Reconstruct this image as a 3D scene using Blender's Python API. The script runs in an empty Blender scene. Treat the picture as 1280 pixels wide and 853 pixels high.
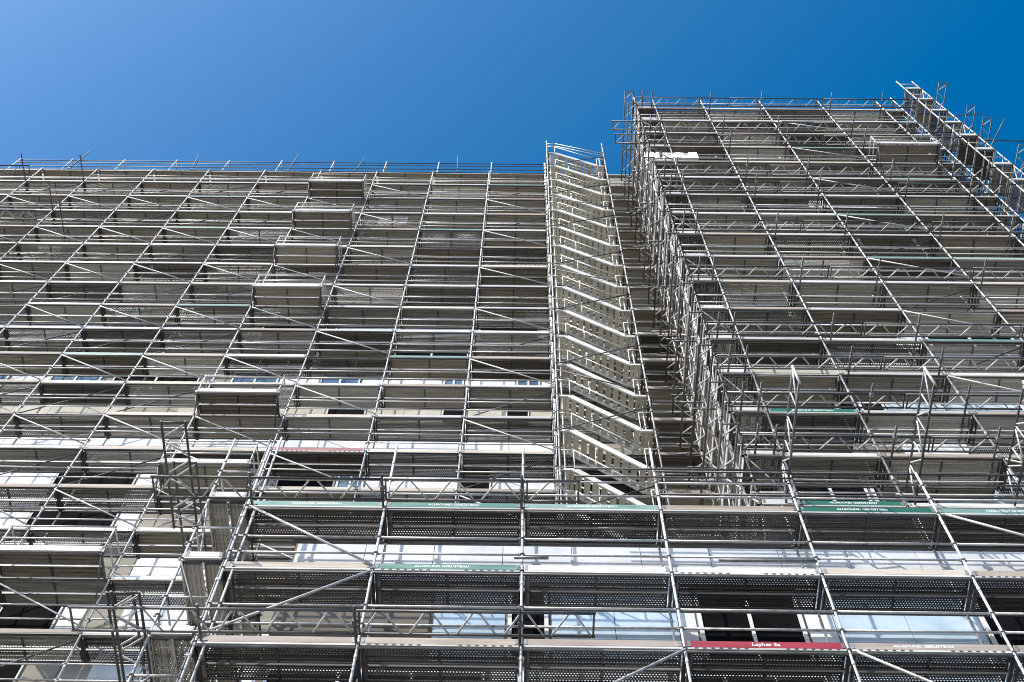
import bpy, math, random
from mathutils import Vector, Matrix

random.seed(7)
scene = bpy.context.scene
COL = scene.collection

# ------------------------------------------------------------------ camera
F_PX = 1580.76
PITCH, ROLL, YAW = 1.1440367, 0.0325051, 0.0245571
EYE = Vector((0, 0, 1.6))
_fw = Vector((-math.sin(YAW) * math.cos(PITCH), math.cos(YAW) * math.cos(PITCH), math.sin(PITCH)))
_r0 = Vector((math.cos(YAW), math.sin(YAW), 0))
_u0 = _r0.cross(_fw)
_R = math.cos(ROLL) * _r0 + math.sin(ROLL) * _u0
_U = -math.sin(ROLL) * _r0 + math.cos(ROLL) * _u0
cd = bpy.data.cameras.new('camera')
cd.sensor_width = 36.0
cd.lens = F_PX / 1280 * 36
cd.clip_end = 5000
cam = bpy.data.objects.new('camera', cd)
m = Matrix((( _R.x, _U.x, -_fw.x, EYE.x), (_R.y, _U.y, -_fw.y, EYE.y), (_R.z, _U.z, -_fw.z, EYE.z), (0, 0, 0, 1)))
cam.matrix_world = m
COL.objects.link(cam)
scene.camera = cam


def visible(x, y, z, margin=120):
    """is this spot inside the photo (plus a margin)?"""
    d = Vector((x, y, z)) - EYE
    w = d.dot(_fw)
    if w <= 0.1:
        return False
    px = 640 + F_PX * d.dot(_R) / w
    py = 426.5 - F_PX * d.dot(_U) / w
    return -margin < px < 1280 + margin and -margin < py < 853 + margin


# ------------------------------------------------------------------ materials
def nodes_of(name):
    mt = bpy.data.materials.new(name)
    mt.use_nodes = True
    nt = mt.node_tree
    nt.nodes.clear()
    out = nt.nodes.new('ShaderNodeOutputMaterial')
    b = nt.nodes.new('ShaderNodeBsdfPrincipled')
    nt.links.new(b.outputs[0], out.inputs[0])
    return mt, nt, b, out


def ramp(nt, cols):
    r = nt.nodes.new('ShaderNodeValToRGB')
    el = r.color_ramp.elements
    while len(el) < len(cols):
        el.new(0.5)
    for e, (p, c) in zip(el, cols):
        e.position = p
        e.color = (*c, 1)
    return r


def mat(name, cols, rough=0.6, metal=0.0, scale=3.0, detail=6, per_object=0.0, stretch=(1, 1, 1), bump=0.0, spec=0.5):
    """noise-mottled surface; per_object shifts the tone of each object a little"""
    mt, nt, b, out = nodes_of(name)
    tc = nt.nodes.new('ShaderNodeTexCoord')
    mp = nt.nodes.new('ShaderNodeMapping')
    mp.inputs['Scale'].default_value = stretch
    nt.links.new(tc.outputs['Object'], mp.inputs[0])
    oi = nt.nodes.new('ShaderNodeObjectInfo')
    n = nt.nodes.new('ShaderNodeTexNoise')
    n.noise_dimensions = '4D'
    n.inputs['Scale'].default_value = scale
    n.inputs['Detail'].default_value = detail
    n.inputs['Roughness'].default_value = 0.65
    w = nt.nodes.new('ShaderNodeMath'); w.operation = 'MULTIPLY'; w.inputs[1].default_value = 40
    nt.links.new(oi.outputs['Random'], w.inputs[0])
    nt.links.new(w.outputs[0], n.inputs['W'])
    nt.links.new(mp.outputs[0], n.inputs['Vector'])
    r = ramp(nt, cols)
    add = nt.nodes.new('ShaderNodeMath'); add.operation = 'MULTIPLY_ADD'
    sub = nt.nodes.new('ShaderNodeMath'); sub.operation = 'SUBTRACT'; sub.inputs[1].default_value = 0.5
    nt.links.new(oi.outputs['Random'], sub.inputs[0])
    nt.links.new(sub.outputs[0], add.inputs[0])
    add.inputs[1].default_value = per_object
    nt.links.new(n.outputs['Fac'], add.inputs[2])
    nt.links.new(add.outputs[0], r.inputs[0])
    nt.links.new(r.outputs[0], b.inputs['Base Color'])
    b.inputs['Roughness'].default_value = rough
    b.inputs['Metallic'].default_value = metal
    b.inputs['Specular IOR Level'].default_value = spec
    if bump:
        bp = nt.nodes.new('ShaderNodeBump')
        bp.inputs['Strength'].default_value = bump
        bp.inputs['Distance'].default_value = 0.02
        nt.links.new(n.outputs['Fac'], bp.inputs['Height'])
        nt.links.new(bp.outputs[0], b.inputs['Normal'])
    return mt


def perforate(mt, px=0.05, py=0.045, rad=0.26, xoff=0.0):
    """real round holes through a thin sheet, on a staggered grid"""
    nt = mt.node_tree
    out = [n for n in nt.nodes if n.type == 'OUTPUT_MATERIAL'][0]
    b = [n for n in nt.nodes if n.type == 'BSDF_PRINCIPLED'][0]
    tc = [n for n in nt.nodes if n.type == 'TEX_COORD'][0]
    sep = nt.nodes.new('ShaderNodeSeparateXYZ')
    nt.links.new(tc.outputs['Object'], sep.inputs[0])

    def M(op, a, bb=None, c=None):
        n = nt.nodes.new('ShaderNodeMath'); n.operation = op
        for i, v in enumerate((a, bb, c)):
            if v is None:
                continue
            if isinstance(v, (int, float)):
                n.inputs[i].default_value = v
            else:
                nt.links.new(v, n.inputs[i])
        return n.outputs[0]
    u = M('DIVIDE', sep.outputs['X'], px)
    v = M('DIVIDE', sep.outputs['Y'], py)
    row = M('FLOOR', v)
    u = M('MULTIPLY_ADD', row, 0.5, u)
    fu = M('SUBTRACT', M('FRACT', u), 0.5)
    fv = M('SUBTRACT', M('FRACT', v), 0.5)
    d = M('SQRT', M('ADD', M('MULTIPLY', fu, fu), M('MULTIPLY', fv, fv)))
    hole = M('LESS_THAN', d, rad)
    tr = nt.nodes.new('ShaderNodeBsdfTransparent')
    mx = nt.nodes.new('ShaderNodeMixShader')
    nt.links.new(hole, mx.inputs[0])
    nt.links.new(b.outputs[0], mx.inputs[1])
    nt.links.new(tr.outputs[0], mx.inputs[2])
    nt.links.new(mx.outputs[0], out.inputs[0])
    return mt


M = {}
M['tube'] = mat('galvanised_tube', [(0.2, (.24, .225, .20)), (0.36, (.44, .425, .395)), (0.55, (.58, .57, .54)), (0.78, (.72, .715, .69))], rough=0.5, metal=0.1, scale=2.2, per_object=0.25, stretch=(4, 4, 1))
M['dull'] = mat('weathered_tube', [(0.25, (.05, .048, .045)), (0.5, (.10, .097, .092)), (0.8, (.21, .205, .195))], rough=0.55, metal=0.3, scale=1.5, per_object=0.3)  # darker grey tubes, for ledgers, lattice chords and arms
M['iron'] = mat('dark_iron', [(0.3, (.03, .029, .028)), (0.7, (.075, .073, .07))], rough=0.7, scale=9, per_object=0.3)
M['clamp'] = mat('coupler_iron', [(0.3, (.13, .13, .125)), (0.7, (.34, .335, .325))], rough=0.6, metal=0.3, scale=9, per_object=0.3)
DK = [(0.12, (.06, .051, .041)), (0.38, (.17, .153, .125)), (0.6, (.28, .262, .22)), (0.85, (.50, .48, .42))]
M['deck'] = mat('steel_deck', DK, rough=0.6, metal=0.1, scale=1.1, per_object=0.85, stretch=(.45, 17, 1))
M['deck_perf'] = perforate(mat('perforated_deck', DK, rough=0.6, metal=0.1, scale=1.1, per_object=0.85, stretch=(.45, 17, 1)))
M['deck_mesh'] = perforate(mat('mesh_deck', DK, rough=0.6, metal=0.1, scale=1.1, per_object=0.85, stretch=(.45, 17, 1)), px=.06, py=.055, rad=.36)
DK2 = [(0.2, (.025, .023, .02)), (0.45, (.055, .05, .043)), (0.65, (.095, .088, .077)), (0.85, (.19, .18, .163))]  # darker steel tones, for the front scaffold decks and the cross ribs
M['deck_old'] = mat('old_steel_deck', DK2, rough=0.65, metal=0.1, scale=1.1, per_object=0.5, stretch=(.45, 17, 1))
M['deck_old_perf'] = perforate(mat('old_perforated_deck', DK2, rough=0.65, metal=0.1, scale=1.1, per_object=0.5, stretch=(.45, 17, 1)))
M['edge'] = mat('deck_edge', [(0.25, (.22, .212, .195)), (0.5, (.38, .37, .345)), (0.8, (.52, .51, .48))], rough=0.5, metal=0.2, scale=2, per_object=0.5)
M['deck_ply'] = mat('plywood_deck', [(0.2, (.11, .092, .066)), (0.5, (.25, .217, .162)), (0.8, (.46, .415, .325))], rough=0.75, scale=1.4, per_object=0.5, stretch=(.5, 15, 1))
M['toe_tan'] = mat('toe_board_wood', [(0.2, (.24, .19, .145)), (0.5, (.40, .335, .265)), (0.8, (.56, .49, .40))], rough=0.7, scale=2.2, per_object=0.5, stretch=(.5, 3, 6))
M['toe_white'] = mat('toe_board_alloy', [(0.2, (.32, .31, .285)), (0.5, (.52, .505, .465)), (0.8, (.70, .685, .65))], rough=0.5, scale=2.2, per_object=0.3, stretch=(.5, 3, 6))
M['toe_teal'] = mat('toe_board_teal', [(0.25, (.10, .20, .165)), (0.5, (.18, .29, .245)), (0.8, (.36, .44, .385))], rough=0.6, scale=2.5, per_object=0.4, stretch=(.5, 3, 6))
M['toe_green'] = mat('toe_board_green', [(0.25, (.008, .085, .05)), (0.5, (.018, .135, .082)), (0.75, (.13, .25, .19))], rough=0.5, scale=1.6, per_object=0.5, stretch=(.7, 3, 6))
M['toe_faded'] = mat('toe_board_faded_green', [(0.25, (.03, .13, .095)), (0.5, (.10, .22, .175)), (0.75, (.27, .36, .31))], rough=0.6, scale=1.8, detail=9, per_object=0.3, stretch=(.7, 3, 6))
M['toe_red'] = mat('toe_board_red', [(0.3, (.22, .012, .02)), (0.7, (.36, .03, .045))], rough=0.5, scale=3, stretch=(.7, 3, 6))
M['toe_dull_red'] = mat('toe_board_dull_red', [(0.3, (.20, .055, .05)), (0.7, (.36, .15, .13))], rough=0.6, scale=3, detail=9, stretch=(.7, 3, 6))
M['toe_rust'] = mat('toe_board_pink', [(0.3, (.24, .19, .155)), (0.7, (.40, .335, .28))], rough=0.7, scale=2.4, stretch=(.5, 3, 6))
M['ink'] = mat('white_lettering', [(0.3, (.74, .75, .72)), (0.7, (.86, .87, .84))], rough=0.6, scale=8)
M['dark_ink'] = mat('dark_dashes', [(0.3, (.03, .03, .03)), (0.7, (.06, .06, .06))], rough=0.6, scale=8)
M['tread'] = mat('stair_tread', [(0.2, (.36, .33, .265)), (0.45, (.58, .545, .45)), (0.8, (.74, .705, .61))], rough=0.55, metal=0.1, scale=2, per_object=0.4)
M['stair'] = mat('stair_alloy', [(0.25, (.50, .475, .41)), (0.5, (.66, .635, .56)), (0.8, (.76, .735, .67))], rough=0.45, metal=0.15, scale=2, per_object=0.3)
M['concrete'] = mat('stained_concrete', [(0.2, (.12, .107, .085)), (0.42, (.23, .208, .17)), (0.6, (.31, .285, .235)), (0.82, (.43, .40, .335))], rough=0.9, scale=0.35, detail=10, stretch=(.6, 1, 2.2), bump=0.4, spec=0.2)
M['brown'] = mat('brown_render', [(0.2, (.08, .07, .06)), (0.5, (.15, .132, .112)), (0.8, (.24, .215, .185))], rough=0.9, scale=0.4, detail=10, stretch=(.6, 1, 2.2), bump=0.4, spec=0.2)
M['white'] = mat('white_cladding', [(0.2, (.44, .45, .45)), (0.5, (.62, .63, .635)), (0.8, (.74, .75, .76))], rough=0.7, scale=0.9, detail=8, per_object=0.25, stretch=(1, 1, .5))
M['beige'] = mat('beige_cladding', [(0.2, (.27, .245, .185)), (0.5, (.39, .36, .285)), (0.8, (.50, .47, .39))], rough=0.8, scale=0.9, detail=8, per_object=0.3)
M['foil'] = mat('pale_blue_sheet', [(0.2, (.27, .38, .47)), (0.5, (.46, .56, .63)), (0.8, (.64, .71, .75))], rough=0.15, scale=1.1, detail=6, per_object=0.2)
M['frame'] = mat('window_frame', [(0.3, (.62, .63, .63)), (0.7, (.76, .77, .77))], rough=0.5, scale=4)
M['dark'] = mat('dark_room', [(0.3, (.003, .003, .003)), (0.7, (.008, .008, .009))], rough=0.9, scale=2, spec=0.03)  # darkness of the unlit rooms, painted as near-black on flat panes
M['blue_glass'] = mat('blue_glass', [(0.3, (.05, .10, .18)), (0.7, (.12, .20, .30))], rough=0.08, scale=1.2, per_object=0.4)
M['tarp'] = mat('white_sheet', [(0.3, (.66, .66, .63)), (0.7, (.8, .8, .77))], rough=0.8, scale=3, bump=0.5)
M['paving'] = mat('pale_paving', [(0.25, (.14, .135, .125)), (0.5, (.19, .185, .172)), (0.75, (.25, .24, .225))], rough=0.9, scale=0.6, detail=8)
M['roofing'] = mat('roof_gravel', [(0.25, (.2, .195, .185)), (0.75, (.32, .31, .29))], rough=0.95, scale=6)


# ------------------------------------------------------------------ mesh helpers
class MB:
    def __init__(s):
        s.v, s.f, s.m, s.sm = [], [], [], []
        s.slots = []

    def slot(s, mt):
        if mt not in s.slots:
            s.slots.append(mt)
        return s.slots.index(mt)

    def box(s, x0, y0, z0, x1, y1, z1, mt):
        k = s.slot(mt); b = len(s.v)
        s.v += [(x0, y0, z0), (x1, y0, z0), (x1, y1, z0), (x0, y1, z0), (x0, y0, z1), (x1, y0, z1), (x1, y1, z1), (x0, y1, z1)]
        for q in ((0, 3, 2, 1), (4, 5, 6, 7), (0, 1, 5, 4), (1, 2, 6, 5), (2, 3, 7, 6), (3, 0, 4, 7)):
            s.f.append(tuple(b + i for i in q)); s.m.append(k); s.sm.append(False)
        return s

    def beam(s, a, b_, w, h, mt):
        """box-section bar from a to b_ (w sideways, h in the up direction)"""
        a, b_ = Vector(a), Vector(b_)
        d = (b_ - a).normalized()
        up = Vector((0, 0, 1)) if abs(d.z) < 0.95 else Vector((0, 1, 0))
        sd = d.cross(up).normalized() * (w / 2)
        u = sd.cross(d).normalized() * (h / 2)
        k = s.slot(mt); b = len(s.v)
        for p in (a, b_):
            for q in (-sd - u, sd - u, sd + u, -sd + u):
                s.v.append(tuple(p + q))
        for q in ((3, 2, 1, 0), (4, 5, 6, 7), (0, 1, 5, 4), (1, 2, 6, 5), (2, 3, 7, 6), (3, 0, 4, 7)):
            s.f.append(tuple(b + i for i in q)); s.m.append(k); s.sm.append(False)
        return s

    def tube(s, a, b_, r, mt, n=8):
        a, b_ = Vector(a), Vector(b_)
        d = (b_ - a).normalized()
        t = Vector((1, 0, 0)) if abs(d.x) < 0.8 else Vector((0, 0, 1))
        u = d.cross(t).normalized(); w = d.cross(u)
        k = s.slot(mt); b = len(s.v)
        for p in (a, b_):
            for i in range(n):
                an = 2 * math.pi * i / n
                s.v.append(tuple(p + (u * math.cos(an) + w * math.sin(an)) * r))
        for i in range(n):
            j = (i + 1) % n
            s.f.append((b + i, b + j, b + n + j, b + n + i)); s.m.append(k); s.sm.append(True)
        s.f.append(tuple(b + i for i in reversed(range(n)))); s.m.append(k); s.sm.append(False)
        s.f.append(tuple(b + n + i for i in range(n))); s.m.append(k); s.sm.append(False)
        return s

    def mesh(s, name, origin=(0, 0, 0)):
        o = Vector(origin)
        me = bpy.data.meshes.new(name)
        me.from_pydata([tuple(Vector(v) - o) for v in s.v], [], s.f)
        for mt in s.slots:
            me.materials.append(mt)
        me.polygons.foreach_set('material_index', s.m)
        me.polygons.foreach_set('use_smooth', s.sm)
        me.update()
        return me


def link(name, data, loc=(0, 0, 0), parent=None):
    o = bpy.data.objects.new(name, data)
    COL.objects.link(o)
    if parent is not None:
        o.parent = parent
        o.location = Vector(loc) - parent_world(parent)
    else:
        o.location = loc
    return o


def parent_world(p):
    v = Vector(p.location)
    while p.parent is not None:
        p = p.parent
        v += Vector(p.location)
    return v


def thing(name, label, cat, loc, group=None):
    o = link(name, None, loc)
    o.empty_display_size = 0.3
    o['label'] = label; o['category'] = cat
    if group:
        o['group'] = group
    return o


def tag(o, label, cat, group=None):
    o['label'] = label; o['category'] = cat
    if group:
        o['group'] = group
    return o


class Scaffold:
    """gathers the parts of one scaffold; past 100 of one part the smallest-looking rest becomes one stuff part"""

    def __init__(s, name, label, loc):
        s.root = thing(name, label, 'scaffold', loc, None)
        s.parts = {}

    def add(s, name, data, loc, size=1.0, label=None):
        """data: a Mesh shared between repeats, or an MB in world coordinates"""
        s.parts.setdefault(name, []).append((data, Vector(loc), size, label))

    def finish(s):
        for name, lst in s.parts.items():
            lst.sort(key=lambda t: -t[2] / max(1.0, (t[1] - EYE).length) + (0 if visible(*t[1], 0) else 100))
            keep, rest = lst[:100], lst[100:]
            for data, loc, size, label in keep:
                me = data if isinstance(data, bpy.types.Mesh) else data.mesh(name, loc)
                o = link(name, me, loc, s.root)
                if label:
                    o['label'] = label
            if rest:
                mb = MB()
                for data, loc, size, label in rest:
                    if isinstance(data, bpy.types.Mesh):
                        b = len(mb.v)
                        mb.v += [tuple(v.co + loc) for v in data.vertices]
                        ks = [mb.slot(x) for x in data.materials]
                        for p in data.polygons:
                            mb.f.append(tuple(b + i for i in p.vertices)); mb.m.append(ks[p.material_index]); mb.sm.append(p.use_smooth)
                    else:
                        b = len(mb.v)
                        mb.v += data.v
                        ks = [mb.slot(x) for x in data.slots]
                        mb.f += [tuple(b + i for i in f) for f in data.f]
                        mb.m += [ks[i] for i in data.m]; mb.sm += data.sm
                o = link(name, mb.mesh(name, s.root.location), s.root.location, s.root)
                o['kind'] = 'stuff'


# ---- cached component meshes (origin at their left front end)
_cache = {}


def deck_mesh(length, planks, kind, along='x'):
    key = ('deck', round(length, 3), planks, kind, along)
    if key in _cache:
        return _cache[key]
    mb = MB()
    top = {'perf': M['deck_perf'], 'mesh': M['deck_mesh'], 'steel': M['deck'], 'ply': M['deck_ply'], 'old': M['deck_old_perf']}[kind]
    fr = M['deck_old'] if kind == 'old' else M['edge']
    W, G = 0.305, 0.045
    for i in range(planks):
        y0 = 0.03 + i * (W + G); y1 = y0 + W
        mb.box(0.05, y0 + .012, -.006, length - .05, y1 - .012, 0.0, top)
        mb.box(0.05, y0, -.062, length - .05, y0 + .012, 0.0, fr)
        mb.box(0.05, y1 - .012, -.062, length - .05, y1, 0.0, fr)
        rb = top if kind == 'ply' else fr
        for x in (0.05, length / 2 - .02, length - .09):
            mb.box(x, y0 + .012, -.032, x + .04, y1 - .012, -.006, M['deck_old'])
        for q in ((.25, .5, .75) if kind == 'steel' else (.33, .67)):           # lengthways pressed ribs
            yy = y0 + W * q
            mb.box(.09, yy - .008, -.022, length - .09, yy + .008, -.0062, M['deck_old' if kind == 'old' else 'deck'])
    if along == 'y':
        mb.v = [(y, x, z) for x, y, z in mb.v]
        mb.f = [tuple(reversed(f)) for f in mb.f]
    _cache[key] = mb.mesh('deck')
    return _cache[key]


def board_mesh(length, mt, along='x', h=0.15, dashes=False):
    key = ('board', round(length, 3), mt.name, along, dashes, h)
    if key in _cache:
        return _cache[key]
    mb = MB()
    mb.box(0.04, -.03, 0.0, length - .04, 0.0, h, mt)
    mb.box(0.04, -.033, -.052, length - .04, 0.012, -.012, M['toe_white'] if dashes or h > .149 else M['deck'])      # lip of the platform edge under the board
    for x in (.05, length - .10):
        mb.box(x, -.036, 0.01, x + .05, -.03, h - .01, M['clamp'])
    if dashes:
        n = 18
        for i in range(n):
            if 7 <= i <= 10:
                continue
            x = 0.15 + (length - .35) * i / (n - 1)
            mb.box(x, -.0365, -.042, x + .055, -.033, -.018, M['dark_ink'])
    if along == 'y':
        mb.v = [(y, x, z) for x, y, z in mb.v]
        mb.f = [tuple(reversed(f)) for f in mb.f]
    _cache[key] = mb.mesh('toe_board')
    return _cache[key]


def tube_mesh(dx, dy, dz, r, mt, name):
    key = ('tube', round(dx, 3), round(dy, 3), round(dz, 3), r, mt.name)
    if key not in _cache:
        mb = MB().tube((0, 0, 0), (dx, dy, dz), r, mt)
        _cache[key] = mb.mesh(name)
    return _cache[key]


def standard(x, y, z0, z1, nodes, mt=None):
    """upright tube with a rosette and wedge heads at each node height, spigot rings between lifts"""
    mb = MB()
    mb.tube((x, y, z0), (x, y, z1), .0242, mt or M['tube'])
    for z in nodes:
        if z0 < z < z1:
            mb.tube((x, y, z - .005), (x, y, z + .005), .05, M['clamp'])
            mb.box(x - .07, y - .016, z - .028, x - .026, y + .016, z + .028, M['clamp'])
            mb.box(x + .026, y - .016, z - .028, x + .07, y + .016, z + .028, M['clamp'])
            mb.box(x - .016, y + .026, z - .028, x + .016, y + .07, z + .028, M['clamp'])
    z = z0 + .35
    while z < z1:
        mb.tube((x, y, z), (x, y, z + .09), .029, M['tube'])
        z += 2.0
    return mb


def lattice_flat(length, width, along='x', pitch=0.8):
    """lattice girder laid flat: two chords and a zigzag web, in the horizontal plane"""
    key = ('lat', round(length, 3), width, along)
    if key in _cache:
        return _cache[key]
    mb = MB()
    mb.tube((0, 0, 0), (length, 0, 0), .0242, M['dull'])
    mb.tube((0, width, 0), (length, width, 0), .0242, M['dull'])
    n = max(1, round(length / pitch)); p = length / n
    for i in range(n):
        x = i * p
        mb.tube((x + .06, width, 0), (x + p / 2 - .04, 0, 0), .018, M['tube'], 6)
        mb.tube((x + p / 2 + .04, 0, 0), (x + p - .06, width, 0), .016, M['tube'], 6)
    for x in (.03, length - .03):
        mb.tube((x, 0, 0), (x, width, 0), .019, M['dull'], 6)
    if along == 'y':
        mb.v = [(y, x, z) for x, y, z in mb.v]
        mb.f = [tuple(reversed(f)) for f in mb.f]
    _cache[key] = mb.mesh('lattice_girder')
    return _cache[key]


def arm(x0, y0, x1, y1, z):
    """bracket arm carrying the lattice: tube with two couplers"""
    mb = MB()
    mb.tube((x0, y0, z), (x1, y1, z), .0242, M['dull'])
    d = (Vector((x1, y1, 0)) - Vector((x0, y0, 0)))
    L = d.length; d /= L
    for t in (.12, .45, L - .3):
        c = Vector((x0, y0, z)) + d * t
        mb.box(c.x - .04, c.y - .04, z - .04, c.x + .04, c.y + .04, z + .04, M['clamp'])
    return mb


def text_mesh(word, size, mt):
    cu = bpy.data.curves.new('lettering', 'FONT')
    cu.body = word; cu.size = size; cu.align_x = 'CENTER'; cu.align_y = 'CENTER'
    cu.extrude = 0.001; cu.offset = size * .015; cu.resolution_u = 2
    o = bpy.data.objects.new('lettering', cu)
    COL.objects.link(o)
    dg = bpy.context.evaluated_depsgraph_get()
    me = bpy.data.meshes.new_from_object(o.evaluated_get(dg))
    bpy.data.objects.remove(o)
    bpy.data.curves.remove(cu)
    for v in me.vertices:                       # stand it up, facing -Y
        v.co = Vector((v.co.x, -v.co.z, v.co.y))
    me.materials.clear(); me.materials.append(mt)
    return me


def sign_board(x, y, z, length, mt, word, size, label, cat='toe board', dashes=False, shift=0.0, group='lettered toe boards'):
    o = link('lettered_toe_board', board_mesh(length, mt, dashes=dashes), (x, y, z))
    tag(o, label, cat, group)
    t = link('lettering', text_mesh(word, size, M['ink']), (x + length * .5 + shift, y - .0325, z + .076), o)
    return o


def deck_kind():
    return random.choices(['perf', 'mesh', 'steel', 'ply'], [4, 2, 4, 3])[0]


def toe_mat():
    return random.choices([M['toe_white'], M['toe_tan'], M['toe_teal']], [10, 7, 2])[0]


def bay_set(sc, x0, x1, y, z, planks=2, inner=False, toe=True, kind=None, toemat=None, dashes=False):
    """decking, toe board and inner console plank of one bay on a front running along X"""
    L = x1 - x0
    k = kind or deck_kind()
    sc.add('deck', deck_mesh(L, planks, k), (x0, y, z), L)
    if inner:
        sc.add('deck', deck_mesh(L, 1, random.choice(['steel', 'ply', 'perf'])), (x0, y + .7, z), L * .6)
    if toe and (sc.root.name.startswith('front') or random.random() > .05):
        sc.add('toe_board', board_mesh(L, toemat or toe_mat(), dashes=dashes, h=.15 if sc.root.name.startswith('front') else .12), (x0, y, z + random.uniform(-.01, .012)), L)


def inner_lines(sc, x0, x1, y, z):
    for dz in (.5, 1.0):
        if random.random() < .8:
            a, b_ = Vector((x0 - .05, y, z + dz + random.uniform(-.03, .03))), Vector((x1 + .05, y, z + dz + random.uniform(-.03, .03)))
            sc.add('inner_rail', MB().tube(a, b_, .018, random.choice((M['tube'], M['tube'], M['dull'])), 6), (a + b_) / 2, x1 - x0)
    if random.random() < .45:
        sc.add('inner_toe_board', board_mesh(x1 - x0, toe_mat(), h=.119), (x0, y - .03, z + .002), x1 - x0)


def tube_part(sc, name, a, b, r=.0242, mt=None, n=8):
    a, b = Vector(a), Vector(b)
    c = (a + b) / 2
    sc.add(name, MB().tube(a, b, r, mt or M['tube'], n), c, (b - a).length)


def transom(sc, x, y0, y1, z):
    mb = MB().box(x - .027, y0, z - .075, x + .027, y1, z - .066, M['iron'])
    mb.tube((x + .07, y0 + .02, z - .12), (x + .07, y1 - .03, z - .12), .02, M['iron'], 6)
    mb.box(x - .027, y0, z - .066, x - .02, y1, z - .02, M['iron']).box(x + .02, y0, z - .066, x + .027, y1, z - .02, M['iron'])
    mb.box(x - .035, y0 + .05, z - .17, x + .035, y0 + .16, z - .0755, M['iron'])
    sc.add('transom', mb, ((x), (y0 + y1) / 2, z - .05), y1 - y0)


# ------------------------------------------------------------------ setting: ground, sky, sun
g = MB(); g.box(-900, -900, -.2, 900, 900, 0, M['paving'])
go = link('ground', g.mesh('ground')); go['kind'] = 'structure'

SUN_EL, SUN_AZ = math.radians(42), math.radians(225)      # azimuth clockwise from +Y: behind and left of the camera
w = bpy.data.worlds.new('World'); scene.world = w
w.use_nodes = True
nt = w.node_tree; nt.nodes.clear()
sky = nt.nodes.new('ShaderNodeTexSky'); sky.sky_type = 'NISHITA'; sky.sun_disc = False
sky.sun_elevation = SUN_EL; sky.sun_rotation = SUN_AZ
sky.air_density = 1.0; sky.dust_density = 7.2; sky.ozone_density = 10.0
hs = nt.nodes.new('ShaderNodeHueSaturation'); hs.inputs['Saturation'].default_value = 1.4; hs.inputs['Hue'].default_value = 0.487
bg = nt.nodes.new('ShaderNodeBackground'); bg.inputs['Strength'].default_value = 0.15
wo = nt.nodes.new('ShaderNodeOutputWorld')
nt.links.new(sky.outputs[0], hs.inputs['Color']); nt.links.new(hs.outputs[0], bg.inputs[0]); nt.links.new(bg.outputs[0], wo.inputs[0])

sl = bpy.data.lights.new('sun', 'SUN'); sl.energy = 3.85; sl.angle = math.radians(.53); sl.color = (1, .94, .855)
so = bpy.data.objects.new('sun', sl); COL.objects.link(so)
sd = Vector((math.sin(SUN_AZ) * math.cos(SUN_EL), math.cos(SUN_AZ) * math.cos(SUN_EL), math.sin(SUN_EL)))
so.rotation_euler = sd.to_track_quat('Z', 'Y').to_euler()
so.location = (-40, -40, 60)

# ------------------------------------------------------------------ dimensions
YL, YR, YP = 16.94, 13.35, 12.6           # outer post planes: left wing, right wing, low front block
DW = 0.73
XL = [-17.13 + 2.57 * k for k in range(-3, 9)]      # left wing posts
KL = list(range(-3, 9))
ZL = [55.5 - 2 * i for i in range(20)]
XR = [4.72, 5.52, 7.62, 10.19, 12.76, 15.33, 16.15]
ZR = [57.18 - 2 * i for i in range(17)]              # 57.18 ... 25.18
XP = [-5.15 + 2.57 * n for n in range(8)]
ZP = [21.75, 19.75, 17.72, 15.72]

# ------------------------------------------------------------------ buildings
WYL, WYR, WYP = 18.02, 14.38, 13.62


def wall_part(root, name, b, mt):
    mb = MB().box(*b, mt)
    c = ((b[0] + b[3]) / 2, b[1], (b[2] + b[5]) / 2)
    return link(name, mb.mesh(name, c), c, root)


def panel(root, name, x0, x1, z0, z1, y, mt, proud=.02, joints=True):
    """cladding panel standing proud of the wall, with open joints along its length"""
    mb = MB()
    n = max(1, round((x1 - x0) / 1.28)) if joints else 1
    p = (x1 - x0) / n
    for i in range(n):
        a = x0 + i * p + (.006 if i else 0); b_ = x0 + (i + 1) * p - (.006 if i < n - 1 else 0)
        mb.box(a, y - proud, z0, b_, y + .01, z1, mt)
    c = ((x0 + x1) / 2, y, (z0 + z1) / 2)
    return link(name, mb.mesh(name, c), c, root)


def window(root, x0, x1, z0, z1, y, glass, mull=1, fr=.05):
    """framed window: frame proud of the wall, pane set inside it, sill underneath"""
    mb = MB(); f = M['frame']
    mb.box(x0, y - .05, z0, x0 + fr, y + .01, z1, f).box(x1 - fr, y - .05, z0, x1, y + .01, z1, f)
    mb.box(x0 + fr, y - .05, z1 - fr, x1 - fr, y + .01, z1, f).box(x0 + fr, y - .05, z0, x1 - fr, y + .01, z0 + fr, f)
    for i in range(1, mull + 1):
        x = x0 + (x1 - x0) * i / (mull + 1)
        mb.box(x - .03, y - .045, z0 + fr, x + .03, y + .01, z1 - fr, f)
    c = ((x0 + x1) / 2, y, (z0 + z1) / 2)
    wo_ = link('window', mb.mesh('window', c), c, root)
    pb = MB().box(x0 + fr * .6, y - .015, z0 + fr * .6, x1 - fr * .6, y + .006, z1 - fr * .6, glass)
    link('pane', pb.mesh('pane', c), c, wo_)
    sb = MB().box(x0 - .04, y - .09, z0 - .045, x1 + .04, y + .005, z0 - .002, f)
    link('sill', sb.mesh('sill', c), c, wo_)
    return wo_


bl = thing('left_building_wing', 'long grey concrete building wing behind the scaffold on the left', 'building', (-12, 24, 0))
wall_part(bl, 'wall', (-45, WYL, 0.01, 5.78, 32, 60.4), M['concrete'])
wall_part(bl, 'coping', (-45.2, WYL - .12, 60.402, 5.3, 32.2, 60.55), M['roofing'])
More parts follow.
